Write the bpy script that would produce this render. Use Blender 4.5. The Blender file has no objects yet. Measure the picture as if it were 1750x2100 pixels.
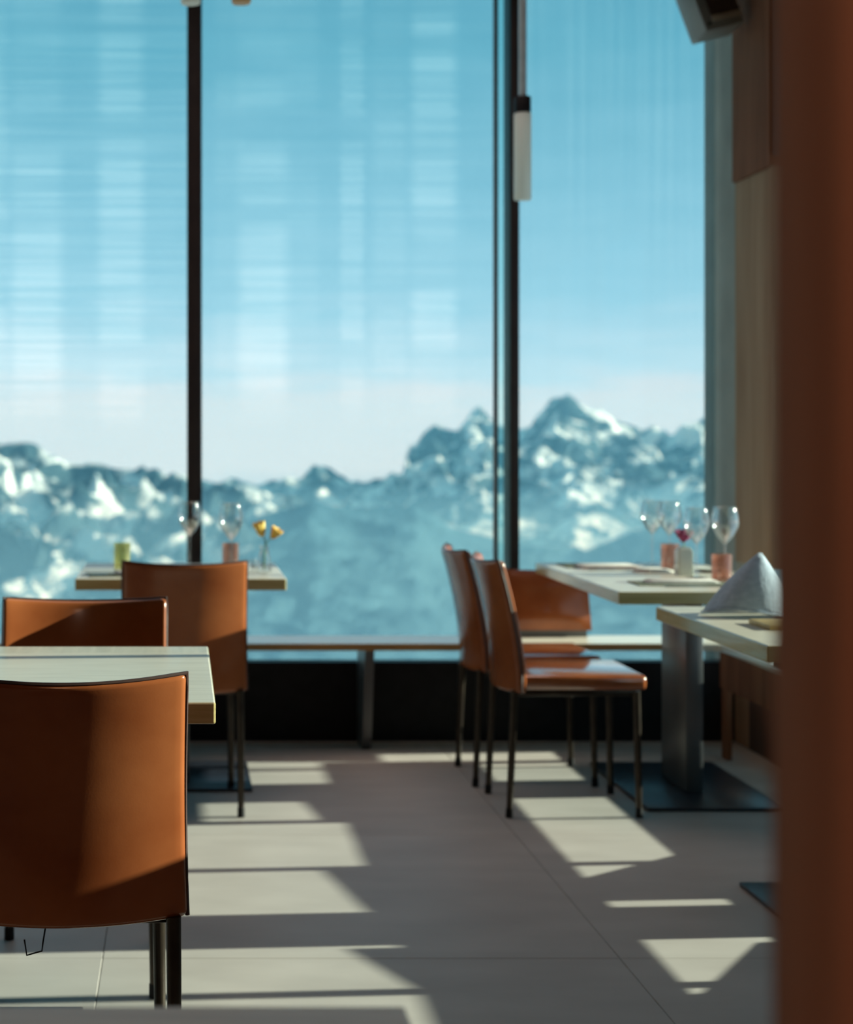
import bpy, bmesh, math, random
from mathutils import Vector, Matrix, noise

random.seed(7)
SC = bpy.context.scene
COL = SC.collection
PI = math.pi

# ------------------------------------------------------------------ camera
F = 3400.0                    # focal length in pixels of the 1750 x 2100 frame
VPX, HOR = 370.0, 898.0       # principal point (level camera, shifted frame)
CAMZ = 1.23
cd = bpy.data.cameras.new('camera')
cam = bpy.data.objects.new('camera', cd)
COL.objects.link(cam)
cam.location = (0, 0, CAMZ)
cam.rotation_euler = (PI / 2, 0, 0)
cd.sensor_fit = 'VERTICAL'
cd.sensor_height = 36.0
cd.sensor_width = 30.0
cd.lens = F / 2100 * 36.0
cd.shift_x = (875 - VPX) / 2100
cd.shift_y = (HOR - 1050) / 2100
cd.clip_start, cd.clip_end = 0.05, 20000
cd.dof.use_dof = True
cd.dof.focus_distance = 2.75
cd.dof.aperture_fstop = 4.2
SC.camera = cam

# ------------------------------------------------------------------ world, sun, exposure
def srgb(r, g, b):
    f = lambda c: (c / 12.92 if c <= 0.04045 else ((c + 0.055) / 1.055) ** 2.4)
    return tuple(f(c / 255.0) for c in (r, g, b)) + (1.0,)

w = bpy.data.worlds.new('sky')
SC.world = w
w.use_nodes = True
nt = w.node_tree
nt.nodes.clear()
out = nt.nodes.new('ShaderNodeOutputWorld')
bg = nt.nodes.new('ShaderNodeBackground')
tc = nt.nodes.new('ShaderNodeTexCoord')
sep = nt.nodes.new('ShaderNodeSeparateXYZ')
mp = nt.nodes.new('ShaderNodeMapping')
mp.inputs['Scale'].default_value = (6.0, 6.0, 40.0)
nz = nt.nodes.new('ShaderNodeTexNoise')
nz.inputs['Scale'].default_value = 2.2
nz.inputs['Detail'].default_value = 3
ad = nt.nodes.new('ShaderNodeMath'); ad.operation = 'MULTIPLY_ADD'
ad.inputs[1].default_value = 0.045
rmp = nt.nodes.new('ShaderNodeMapRange')
rmp.inputs['From Min'].default_value = -0.05
rmp.inputs['From Max'].default_value = 0.45
cr = nt.nodes.new('ShaderNodeValToRGB')
e = cr.color_ramp.elements
e[0].position = 0.0; e[0].color = (0.50, 0.66, 0.74, 1)
e[1].position = 1.0; e[1].color = (0.09, 0.28, 0.38, 1)
for p, c in ((0.11, (0.96, 0.90, 0.88, 1)), (0.192, (0.90, 0.87, 0.87, 1)), (0.226, (0.68, 0.84, 0.90, 1)),
             (0.31, (0.43, 0.71, 0.81, 1)), (0.42, (0.32, 0.62, 0.73, 1)), (0.6, (0.18, 0.49, 0.60, 1))):
    el = e.new(p); el.color = c
nt.links.new(tc.outputs['Generated'], mp.inputs['Vector'])
nt.links.new(mp.outputs['Vector'], nz.inputs['Vector'])
nt.links.new(tc.outputs['Generated'], sep.inputs['Vector'])
nt.links.new(nz.outputs['Fac'], ad.inputs[0])
nt.links.new(sep.outputs['Z'], ad.inputs[2])
nt.links.new(ad.outputs[0], rmp.inputs['Value'])
nt.links.new(rmp.outputs[0], cr.inputs['Fac'])
nt.links.new(cr.outputs['Color'], bg.inputs['Color'])
bg.inputs['Strength'].default_value = 1.28
nt.links.new(bg.outputs[0], out.inputs['Surface'])

SUN_TAN, SUN_AZ = 0.28, 0.07          # drop per metre towards -X, drift towards -Y
sd = bpy.data.lights.new('sun', 'SUN')
sun = bpy.data.objects.new('sun', sd)
COL.objects.link(sun)
sun.rotation_euler = Vector((-1.0, -SUN_AZ, -SUN_TAN)).to_track_quat('-Z', 'Y').to_euler()
sun.location = (30, 4, 9)
sd.energy = 12.2
sd.color = (0.94, 1.0, 0.80)
sd.angle = math.radians(0.6)

# added warm fill from above, no fixture stands for it
ld = bpy.data.lights.new('added_warm_fill', 'AREA')
lo = bpy.data.objects.new('added_warm_fill', ld)
COL.objects.link(lo)
lo.location = (0.4, 5.85, 3.33)
ld.shape = 'RECTANGLE'; ld.size = 2.4; ld.size_y = 1.7
ld.energy = 10.0
ld.color = (1.0, 0.74, 0.66)
ld.spread = math.radians(110)

l2 = bpy.data.lights.new('added_rear_fill', 'AREA')  # added warm fill behind the camera, lifts the post and nearest table
lo2 = bpy.data.objects.new('added_rear_fill', l2)
COL.objects.link(lo2)
lo2.location = (-0.2, -0.3, 3.33)
l2.shape = 'DISK'; l2.size = 0.4; l2.energy = 14.0
l2.color = (1.0, 0.68, 0.52); l2.spread = math.radians(125)

SC.view_settings.view_transform = 'Standard'
SC.view_settings.look = 'None'
SC.view_settings.exposure = 0.15
SC.view_settings.gamma = 1.0
SC.view_settings.use_curve_mapping = False
SC.cycles.use_denoising = True
SC.cycles.max_bounces = 10
SC.cycles.diffuse_bounces = 5
SC.cycles.transparent_max_bounces = 24
SC.cycles.sample_clamp_indirect = 6.0
SC.cycles.caustics_reflective = False
SC.cycles.caustics_refractive = False

# ------------------------------------------------------------------ materials
def new_mat(name):
    m = bpy.data.materials.new(name)
    m.use_nodes = True
    t = m.node_tree
    b = t.nodes['Principled BSDF']
    return m, t, b

def noise_mat(name, c1, c2, scale=8.0, stretch=(1, 1, 1), rough=0.5, metallic=0.0, bump=0.0, detail=5.0, spec=0.5, lo=0.35, hi=0.65, coat=0.0):
    m, t, b = new_mat(name)
    tc = t.nodes.new('ShaderNodeTexCoord')
    mp = t.nodes.new('ShaderNodeMapping'); mp.inputs['Scale'].default_value = stretch
    n = t.nodes.new('ShaderNodeTexNoise'); n.inputs['Scale'].default_value = scale; n.inputs['Detail'].default_value = detail
    r = t.nodes.new('ShaderNodeValToRGB')
    r.color_ramp.elements[0].position = lo; r.color_ramp.elements[0].color = c1
    r.color_ramp.elements[1].position = hi; r.color_ramp.elements[1].color = c2
    t.links.new(tc.outputs['Object'], mp.inputs['Vector'])
    t.links.new(mp.outputs['Vector'], n.inputs['Vector'])
    t.links.new(n.outputs['Fac'], r.inputs['Fac'])
    t.links.new(r.outputs['Color'], b.inputs['Base Color'])
    b.inputs['Roughness'].default_value = rough
    b.inputs['Metallic'].default_value = metallic
    b.inputs['Specular IOR Level'].default_value = spec
    b.inputs['Coat Weight'].default_value = coat
    if bump:
        bp = t.nodes.new('ShaderNodeBump'); bp.inputs['Strength'].default_value = bump; bp.inputs['Distance'].default_value = 0.004
        t.links.new(n.outputs['Fac'], bp.inputs['Height'])
        t.links.new(bp.outputs['Normal'], b.inputs['Normal'])
    return m

def glassy(name, tint, rough=0.06, base=0.06, edge=0.6, film=None, filmfac=0.0):
    """thin glass: tinted transparency, a reflection that grows to the edge, optional milky share"""
    m = bpy.data.materials.new(name); m.use_nodes = True
    t = m.node_tree; t.nodes.clear()
    o = t.nodes.new('ShaderNodeOutputMaterial')
    tr = t.nodes.new('ShaderNodeBsdfTransparent'); tr.inputs['Color'].default_value = tint
    gl = t.nodes.new('ShaderNodeBsdfGlossy'); gl.inputs['Roughness'].default_value = rough
    lw = t.nodes.new('ShaderNodeLayerWeight'); lw.inputs['Blend'].default_value = 0.35
    mr = t.nodes.new('ShaderNodeMapRange')
    mr.inputs['To Min'].default_value = base; mr.inputs['To Max'].default_value = edge
    mx = t.nodes.new('ShaderNodeMixShader')
    t.links.new(lw.outputs['Facing'], mr.inputs['Value'])
    t.links.new(mr.outputs[0], mx.inputs['Fac'])
    src = tr
    if film:
        df = t.nodes.new('ShaderNodeBsdfTranslucent'); df.inputs['Color'].default_value = film
        d2 = t.nodes.new('ShaderNodeBsdfDiffuse'); d2.inputs['Color'].default_value = film
        m1 = t.nodes.new('ShaderNodeMixShader'); m1.inputs['Fac'].default_value = 0.5
        t.links.new(df.outputs[0], m1.inputs[1]); t.links.new(d2.outputs[0], m1.inputs[2])
        m2 = t.nodes.new('ShaderNodeMixShader'); m2.inputs['Fac'].default_value = filmfac
        t.links.new(tr.outputs[0], m2.inputs[1]); t.links.new(m1.outputs[0], m2.inputs[2])
        src = m2
    t.links.new(src.outputs[0], mx.inputs[1]); t.links.new(gl.outputs[0], mx.inputs[2])
    t.links.new(mx.outputs[0], o.inputs['Surface'])
    return m

def leather_mat(name, c1, c2, rough=0.42, coat=0.32, bump=0.10):
    m = noise_mat(name, c1, c2, scale=5.0, rough=rough, bump=0.0, detail=6.0, spec=0.26, lo=0.3, hi=0.7)
    t = m.node_tree; b = t.nodes['Principled BSDF']
    b.inputs['Coat Weight'].default_value = coat; b.inputs['Coat IOR'].default_value = 1.5 if coat < 0.9 else 1.9; b.inputs['Coat Roughness'].default_value = 0.12
    tc = t.nodes.new('ShaderNodeTexCoord')
    v = t.nodes.new('ShaderNodeTexVoronoi'); v.inputs['Scale'].default_value = 260
    n = t.nodes.new('ShaderNodeTexNoise'); n.inputs['Scale'].default_value = 24; n.inputs['Detail'].default_value = 8
    a = t.nodes.new('ShaderNodeMath'); a.operation = 'MULTIPLY_ADD'; a.inputs[1].default_value = 0.25
    bp = t.nodes.new('ShaderNodeBump'); bp.inputs['Strength'].default_value = bump; bp.inputs['Distance'].default_value = 0.001
    t.links.new(tc.outputs['Object'], v.inputs['Vector']); t.links.new(tc.outputs['Object'], n.inputs['Vector'])
    t.links.new(v.outputs['Distance'], a.inputs[0]); t.links.new(n.outputs['Fac'], a.inputs[2])
    t.links.new(a.outputs[0], bp.inputs['Height']); t.links.new(bp.outputs['Normal'], b.inputs['Normal'])
    return m

def blind_mat(name, columns, base, bright, zfrom, zto, streak, strength):
    """woven screen: see-through cloth more transparent in uneven columns and thin rows"""
    m = bpy.data.materials.new(name); m.use_nodes = True
    t = m.node_tree; t.nodes.clear(); L = t.links.new
    def math_(op, a, b=None, c=None, clamp=False):
        n = t.nodes.new('ShaderNodeMath'); n.operation = op; n.use_clamp = clamp
        for i, v in enumerate((a, b, c)):
            if v is None: continue
            if isinstance(v, (int, float)): n.inputs[i].default_value = v
            else: L(v, n.inputs[i])
        return n.outputs[0]
    o = t.nodes.new('ShaderNodeOutputMaterial')
    tc = t.nodes.new('ShaderNodeTexCoord')
    sp = t.nodes.new('ShaderNodeSeparateXYZ'); L(tc.outputs['Object'], sp.inputs[0])
    X, Z = sp.outputs['X'], sp.outputs['Z']
    def nz(scale, st, detail=3.0, off=(0, 0, 0)):
        mp = t.nodes.new('ShaderNodeMapping'); mp.inputs['Scale'].default_value = st; mp.inputs['Location'].default_value = off
        n = t.nodes.new('ShaderNodeTexNoise'); n.inputs['Scale'].default_value = scale; n.inputs['Detail'].default_value = detail
        L(tc.outputs['Object'], mp.inputs[0]); L(mp.outputs[0], n.inputs['Vector'])
        return n.outputs['Fac']
    rows = nz(1.0, streak, 2.0)
    wob = nz(1.0, (0.01, 1, 30.0), 1.0, (3, 0, 1))
    xw = math_('MULTIPLY_ADD', math_('SUBTRACT', wob, 0.5), 0.05, X)
    tot = None
    for i, (cx, hw, amp) in enumerate(columns):
        dlt = math_('ABSOLUTE', math_('SUBTRACT', xw, cx))
        mr = t.nodes.new('ShaderNodeMapRange'); mr.interpolation_type = 'SMOOTHSTEP'
        mr.inputs['From Min'].default_value = hw * 1.3; mr.inputs['From Max'].default_value = hw * 0.6
        mr.inputs['To Min'].default_value = 0; mr.inputs['To Max'].default_value = amp
        L(dlt, mr.inputs['Value'])
        blk = nz(1.0, (0.02, 1, 3.2), 2.0, (i * 3.7 + 1.3, 0, i * 2.1))
        b2 = t.nodes.new('ShaderNodeMapRange'); b2.interpolation_type = 'SMOOTHSTEP'
        b2.inputs['From Min'].default_value = 0.40; b2.inputs['From Max'].default_value = 0.56
        b2.inputs['To Min'].default_value = 0.12; b2.inputs['To Max'].default_value = 1
        L(blk, b2.inputs['Value'])
        v = math_('MULTIPLY', mr.outputs[0], b2.outputs[0])
        tot = v if tot is None else math_('ADD', tot, v)
    zr = t.nodes.new('ShaderNodeMapRange'); zr.interpolation_type = 'SMOOTHSTEP'
    zr.inputs['From Min'].default_value = zto; zr.inputs['From Max'].default_value = zfrom
    L(Z, zr.inputs['Value'])
    rr = t.nodes.new('ShaderNodeMapRange')
    rr.inputs['From Min'].default_value = 0.38; rr.inputs['From Max'].default_value = 0.66
    rr.inputs['To Min'].default_value = 0.0; rr.inputs['To Max'].default_value = 1.0
    L(rows, rr.inputs['Value'])
    r2 = math_('MULTIPLY', tot, math_('MULTIPLY_ADD', rr.outputs[0], 0.6, 0.6)) if tot is not None else math_('MULTIPLY', rr.outputs[0], 0.0)
    blob = nz(1.0, (2.2, 1, 2.6), 2.0, (9, 0, 4))
    bl = t.nodes.new('ShaderNodeMapRange')
    bl.inputs['From Min'].default_value = 0.45; bl.inputs['From Max'].default_value = 0.75
    L(blob, bl.inputs['Value'])
    f = math_('ADD', r2, math_('MULTIPLY', rr.outputs[0], strength))
    f = math_('ADD', f, math_('MULTIPLY', bl.outputs[0], 0.18))
    f = math_('MULTIPLY', f, zr.outputs[0], clamp=True)
    mix = t.nodes.new('ShaderNodeMix'); mix.data_type = 'RGBA'
    mix.inputs[6].default_value = base; mix.inputs[7].default_value = bright
    L(f, mix.inputs[0])
    tr = t.nodes.new('ShaderNodeBsdfTransparent'); L(mix.outputs[2], tr.inputs['Color'])
    tl = t.nodes.new('ShaderNodeBsdfTranslucent'); tl.inputs['Color'].default_value = (0.75, 0.8, 0.85, 1)
    ms = t.nodes.new('ShaderNodeMixShader')
    L(math_('MULTIPLY', f, 0.12), ms.inputs['Fac'])
    L(tr.outputs[0], ms.inputs[1]); L(tl.outputs[0], ms.inputs[2]); L(ms.outputs[0], o.inputs['Surface'])
    return m

M = {}
M['tile'] = noise_mat('stone_tile', (0.40, 0.365, 0.335, 1), (0.50, 0.46, 0.425, 1), scale=3.0, stretch=(1, 2.2, 1), rough=0.5, bump=0.08, detail=8, spec=0.4, lo=0.25, hi=0.75)
M['grout'] = noise_mat('grout', (0.26, 0.24, 0.22, 1), (0.32, 0.30, 0.27, 1), scale=30, rough=0.9)
M['leather'] = leather_mat('tan_leather', (0.21, 0.048, 0.013, 1), (0.345, 0.108, 0.037, 1), 0.20)
M['seatleather'] = leather_mat('polished_seat_leather', (0.21, 0.048, 0.013, 1), (0.345, 0.108, 0.037, 1), 0.14, 1.0, 0.04)
M['piping'] = noise_mat('dark_piping', (0.030, 0.012, 0.010, 1), (0.05, 0.02, 0.014, 1), scale=40, rough=0.5)
M['leg'] = noise_mat('bronze_leg', (0.035, 0.026, 0.020, 1), (0.055, 0.042, 0.030, 1), scale=20, rough=0.28, metallic=0.6)
M['black'] = noise_mat('black_lacquer', (0.006, 0.006, 0.007, 1), (0.010, 0.010, 0.012, 1), scale=20, rough=0.5, spec=0.2)
M['blackmetal'] = noise_mat('black_steel', (0.012, 0.014, 0.022, 1), (0.020, 0.023, 0.034, 1), scale=30, rough=0.32, spec=0.6)
M['greypost'] = noise_mat('satin_dark_steel', (0.075, 0.08, 0.085, 1), (0.10, 0.105, 0.11, 1), scale=6, stretch=(1, 1, 0.2), rough=0.36, metallic=0.1, spec=0.8)
M['top'] = noise_mat('limed_oak_top', (0.50, 0.45, 0.365, 1), (0.60, 0.55, 0.455, 1), scale=6, stretch=(1, 14, 1), rough=0.32, detail=6)
M['topx'] = noise_mat('limed_oak_strip', (0.44, 0.41, 0.33, 1), (0.53, 0.49, 0.40, 1), scale=6, stretch=(14, 1, 1), rough=0.32, detail=6)
M['edge'] = noise_mat('oak_edge', (0.48, 0.38, 0.16, 1), (0.60, 0.49, 0.24, 1), scale=5, stretch=(1, 1, 18), rough=0.16, detail=6, coat=0.3)
M['benchwood'] = noise_mat('bench_oak', (0.80, 0.74, 0.62, 1), (0.88, 0.82, 0.70, 1), scale=5, stretch=(1, 12, 12), rough=0.22, detail=6)
M['benchedge'] = noise_mat('bench_edge', (0.36, 0.20, 0.07, 1), (0.46, 0.27, 0.10, 1), scale=5, stretch=(1, 12, 12), rough=0.5)
M['frame'] = noise_mat('dark_window_frame', (0.018, 0.010, 0.010, 1), (0.028, 0.016, 0.014, 1), scale=12, rough=0.5)
M['alu'] = noise_mat('anodised_profile', (0.30, 0.36, 0.38, 1), (0.36, 0.42, 0.44, 1), scale=8, stretch=(4, 4, 0.3), rough=0.3, metallic=0.5)
M['plaster'] = noise_mat('grey_plaster', (0.26, 0.26, 0.22, 1), (0.32, 0.32, 0.27, 1), scale=4, rough=0.8, bump=0.1)
M['wood'] = noise_mat('brown_panel', (0.16, 0.065, 0.034, 1), (0.24, 0.105, 0.055, 1), scale=3, stretch=(6, 6, 0.5), rough=0.85, detail=8, spec=0.12)
M['woodlite'] = noise_mat('pale_panel', (0.30, 0.19, 0.115, 1), (0.37, 0.245, 0.155, 1), scale=3, stretch=(6, 6, 0.5), rough=0.85, detail=8, spec=0.12)
M['post'] = noise_mat('stained_post', (0.30, 0.125, 0.070, 1), (0.40, 0.175, 0.10, 1), scale=3, stretch=(7, 7, 0.4), rough=0.9, detail=8, spec=0.08)
M['ceil'] = noise_mat('ceiling_paint', (0.16, 0.12, 0.095, 1), (0.20, 0.15, 0.12, 1), scale=4, rough=0.9)
M['roomwall'] = noise_mat('room_wall', (0.06, 0.035, 0.024, 1), (0.085, 0.05, 0.034, 1), scale=3, rough=0.8)
M['pane'] = glassy('window_glass', (0.935, 0.95, 0.955, 1), rough=0.0, base=0.015, edge=0.12)
M['tealpane'] = glassy('teal_glass', (0.66, 0.80, 0.82, 1), rough=0.0, base=0.015, edge=0.12)
M['wineglass'] = glassy('clear_glass', (0.965, 0.98, 0.98, 1), rough=0.07, base=0.08, edge=0.75)
M['pinkglass'] = glassy('pink_glass', (0.86, 0.68, 0.62, 1), rough=0.10, base=0.04, edge=0.35, film=(0.58, 0.36, 0.30, 1), filmfac=0.14)
M['yellowglass'] = glassy('yellow_glass', (0.90, 0.89, 0.68, 1), rough=0.10, base=0.04, edge=0.35, film=(0.66, 0.64, 0.34, 1), filmfac=0.18)
M['porcelain'] = noise_mat('white_glaze', (0.62, 0.64, 0.58, 1), (0.68, 0.70, 0.63, 1), scale=10, rough=0.2)
M['linen'] = noise_mat('white_linen', (0.66, 0.64, 0.58, 1), (0.76, 0.74, 0.68, 1), scale=60, rough=0.9, bump=0.2)
M['bluelinen'] = noise_mat('blue_grey_linen', (0.38, 0.46, 0.55, 1), (0.47, 0.55, 0.64, 1), scale=70, rough=0.9, bump=0.3)
M['steel'] = noise_mat('cutlery_steel', (0.50, 0.50, 0.48, 1), (0.60, 0.60, 0.58, 1), scale=20, rough=0.16, metallic=1.0)
M['darkcloth'] = noise_mat('olive_mat', (0.075, 0.085, 0.05, 1), (0.12, 0.13, 0.08, 1), scale=50, rough=0.9)
M['yellowpetal'] = noise_mat('yellow_petal', (0.72, 0.46, 0.06, 1), (0.85, 0.60, 0.14, 1), scale=40, rough=0.6)
M['orangepetal'] = noise_mat('orange_petal', (0.55, 0.22, 0.04, 1), (0.62, 0.30, 0.06, 1), scale=40, rough=0.6)
M['purplepetal'] = noise_mat('purple_petal', (0.18, 0.015, 0.07, 1), (0.30, 0.03, 0.13, 1), scale=40, rough=0.6)
M['stem'] = noise_mat('green_stem', (0.05, 0.12, 0.03, 1), (0.08, 0.18, 0.05, 1), scale=40, rough=0.6)
M['lampglass'] = glassy('opal_glass', (0.9, 0.9, 0.85, 1), rough=0.35, base=0.04, edge=0.2, film=(0.92, 0.95, 0.88, 1), filmfac=0.93)
M['tanglass'] = glassy('amber_opal', (0.9, 0.8, 0.6, 1), rough=0.35, base=0.04, edge=0.2, film=(0.74, 0.52, 0.26, 1), filmfac=0.93)
M['rod'] = noise_mat('grey_rod', (0.42, 0.52, 0.55, 1), (0.50, 0.60, 0.63, 1), scale=20, rough=0.4, metallic=0.3)
M['casing'] = noise_mat('grey_casing', (0.20, 0.21, 0.20, 1), (0.26, 0.27, 0.255, 1), scale=6, rough=0.4, metallic=0.2)
M['grille'] = noise_mat('brown_mesh', (0.045, 0.025, 0.018, 1), (0.065, 0.036, 0.025, 1), scale=60, rough=0.7)
M['lip'] = noise_mat('beige_trim', (0.34, 0.28, 0.22, 1), (0.42, 0.35, 0.28, 1), scale=10, rough=0.5)
M['board'] = noise_mat('serving_board', (0.58, 0.40, 0.15, 1), (0.70, 0.52, 0.22, 1), scale=6, stretch=(1, 10, 10), rough=0.5)

# ------------------------------------------------------------------ mesh helpers
def obj(name, bm, mat, parent=None, smooth=False, angle=None):
    me = bpy.data.meshes.new(name)
    bmesh.ops.recalc_face_normals(bm, faces=bm.faces)
    bm.to_mesh(me); bm.free()
    for m in (mat if isinstance(mat, (list, tuple)) else [mat]):
        me.materials.append(m)
    if smooth:
        me.shade_smooth()
        if angle is not None:
            me.set_sharp_from_angle(angle=math.radians(angle))
    o = bpy.data.objects.new(name, me)
    COL.objects.link(o)
    if parent: o.parent = parent
    return o

def empty(name, loc=(0, 0, 0), rz=0.0):
    o = bpy.data.objects.new(name, None)
    o.empty_display_size = 0.05
    COL.objects.link(o); o.location = loc; o.rotation_euler = (0, 0, rz)
    return o

def tag(o, label=None, cat=None, group=None, kind=None):
    if label: o['label'] = label
    if cat: o['category'] = cat
    if group: o['group'] = group
    if kind: o['kind'] = kind
    return o

def copy_tree(o, parent=None):
    c = o.copy(); COL.objects.link(c)
    if parent: c.parent = parent
    for ch in list(o.children): copy_tree(ch, c)
    return c

def add_box(bm, lo, hi, bevel=0.0, segs=2, rot=None, mat_fn=None):
    g = bmesh.ops.create_cube(bm, size=1.0)
    vs = g['verts']
    c = [(a + b) / 2 for a, b in zip(lo, hi)]
    s = [abs(b - a) for a, b in zip(lo, hi)]
    for v in vs:
        v.co = Vector((v.co.x * s[0], v.co.y * s[1], v.co.z * s[2]))
    if bevel:
        es = list({e_ for v in vs for e_ in v.link_edges})
        r = bmesh.ops.bevel(bm, geom=es, offset=bevel, segments=segs, profile=0.5, affect='EDGES')
        vs = list({v for f in r['faces'] for v in f.verts} | {v for v in vs if v.is_valid})
    for v in vs:
        if rot is not None: v.co = rot @ v.co
        v.co += Vector(c)
    return vs

def box(name, lo, hi, mat, parent=None, bevel=0.0, segs=2, rot=None):
    bm = bmesh.new(); add_box(bm, lo, hi, bevel, segs, rot)
    return obj(name, bm, mat, parent, smooth=bevel > 0, angle=40 if bevel > 0 else None)

def add_tube(bm, pts, radii, n=10, cap=True):
    if isinstance(radii, (int, float)): radii = [radii] * len(pts)
    pts = [Vector(p) for p in pts]
    rings = []
    up = Vector((0.0, 0.0, 1.0))
    for i, p in enumerate(pts):
        d = (pts[min(i + 1, len(pts) - 1)] - pts[max(i - 1, 0)]).normalized()
        a = d.cross(up)
        if a.length < 1e-3: a = d.cross(Vector((1, 0, 0)))
        a.normalize(); b = d.cross(a).normalized()
        rings.append([bm.verts.new(p + (a * math.cos(2 * PI * k / n) + b * math.sin(2 * PI * k / n)) * radii[i]) for k in range(n)])
    for r0, r1 in zip(rings, rings[1:]):
        for k in range(n):
            bm.faces.new((r0[k], r0[(k + 1) % n], r1[(k + 1) % n], r1[k]))
    if cap:
        bm.faces.new(rings[0]); bm.faces.new(rings[-1])

def tube(name, pts, radii, mat, parent=None, n=10):
    bm = bmesh.new(); add_tube(bm, pts, radii, n)
    return obj(name, bm, mat, parent, smooth=True, angle=50)

def add_lathe(bm, prof, n=24, c=(0, 0, 0)):
    rings = []
    for r, z in prof:
        if r < 1e-5: rings.append([bm.verts.new((c[0], c[1], c[2] + z))])
        else: rings.append([bm.verts.new((c[0] + r * math.cos(2 * PI * k / n), c[1] + r * math.sin(2 * PI * k / n), c[2] + z)) for k in range(n)])
    for a, b in zip(rings, rings[1:]):
        for k in range(n):
            k2 = (k + 1) % n
            if len(a) == 1 and len(b) == 1: continue
            if len(a) == 1: bm.faces.new((a[0], b[k2], b[k]))
            elif len(b) == 1: bm.faces.new((a[k], a[k2], b[0]))
            else: bm.faces.new((a[k], a[k2], b[k2], b[k]))

def lathe(name, prof, mat, parent=None, n=24, loc=(0, 0, 0), angle=50):
    bm = bmesh.new(); add_lathe(bm, prof, n)
    o = obj(name, bm, mat, parent, smooth=True, angle=angle); o.location = loc
    return o

# ------------------------------------------------------------------ the setting
WX = 2.25          # inner face of the right wall
GY = 7.03          # front glass plane
CEIL = 3.35
X0, Y0 = -3.6, -2.2

floor = box('floor', (X0 - 0.15, Y0 - 0.15, -0.12), (WX + 0.15, GY + 0.1, -0.012), M['grout'])
tag(floor, kind='structure')
TS = 1.224
tile_me = None
xi = -0.184 - 3 * TS
k = 0
while xi < WX:
    yi = Y0
    while yi < 6.75:
        x1, y1 = min(xi + TS, WX), min(yi + TS, 6.75)
        x0 = max(xi, X0)
        bm = bmesh.new()
        h = random.uniform(-0.0006, 0.0006)
        add_box(bm, (x0 + 0.0008, yi + 0.0008, -0.012), (x1 - 0.0008, y1 - 0.0008, -0.0006 + h * 0.5), 0.0012, 1)
        obj('tile', bm, M['tile'], floor)
        yi += TS
    xi += TS

tag(box('ceiling', (X0 - 0.15, Y0 - 0.15, CEIL), (WX + 0.15, GY + 0.1, CEIL + 0.15), M['ceil']), kind='structure')
wl = tag(empty('wall_left'), kind='structure')
box('parapet', (X0 - 0.15, Y0 - 0.15, -0.012), (X0, GY + 0.1, 0.42), M['roomwall'], wl)
box('lintel', (X0 - 0.15, Y0 - 0.15, 3.0), (X0, GY + 0.1, CEIL), M['roomwall'], wl)
box('rear_wall', (X0 - 0.15, Y0 - 0.15, 0.42), (X0, 4.8, 3.0), M['roomwall'], wl)
wn5 = tag(empty('window_5'), kind='structure')
for y in (4.83, 5.93, GY + 0.05):
    box('post', (X0 - 0.09, y - 0.025, 0.42), (X0 - 0.03, y + 0.025, 3.0), M['frame'], wn5)
for a, b in ((4.855, 5.905), (5.955, GY + 0.02)):
    box('pane', (X0 - 0.065, a, 0.42), (X0 - 0.059, b, 3.0), M['pane'], wn5)
tag(box('wall_back', (X0, Y0 - 0.15, -0.012), (WX + 0.15, Y0, CEIL), M['roomwall']), kind='structure')

# right wall: parapet, lintel, end pier by the front glass, solid rear length
wr = tag(empty('wall_right'), kind='structure')
PIER0 = 6.29
box('parapet', (WX, Y0, -0.012), (WX + 0.12, 6.555, 0.222), M['roomwall'], wr)
box('lintel', (WX, Y0, 2.30), (WX + 0.12, PIER0, CEIL), M['roomwall'], wr)
box('rear_wall', (WX, Y0, 0.222), (WX + 0.12, 2.77, 2.30), M['roomwall'], wr)
box('pier_foot', (WX, 6.555, -0.012), (WX + 0.12, 6.72, 0.45), M['woodlite'], wr)
box('lower_panel', (WX, PIER0, 0.73), (WX + 0.12, 6.72, 2.262), M['woodlite'], wr)
box('upper_panel', (WX - 0.012, PIER0, 2.264), (WX + 0.12, 6.72, CEIL), M['wood'], wr)
box('reveal', (WX + 0.004, 6.72, -0.012), (WX + 0.12, GY + 0.1, CEIL), M['plaster'], wr)
# right windows: posts between the panes
wn4 = tag(empty('window_4'), kind='structure')
for y in (2.75, 3.81, 4.87, 5.93):
    box('post', (WX + 0.03, y - 0.02, 0.222), (WX + 0.09, y + 0.02, 2.30), M['frame'], wn4)
box('pane', (WX + 0.055, PIER0 + 0.002, 0.452), (WX + 0.061, 6.70, 0.728), M['pane'], wn4)
ys = [2.75, 3.81, 4.87, 5.93, PIER0]
for a, b in zip(ys, ys[1:]):
    box('pane', (WX + 0.055, a + 0.02, 0.225), (WX + 0.061, b - 0.02, 2.298), M['pane'], wn4)

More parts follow.
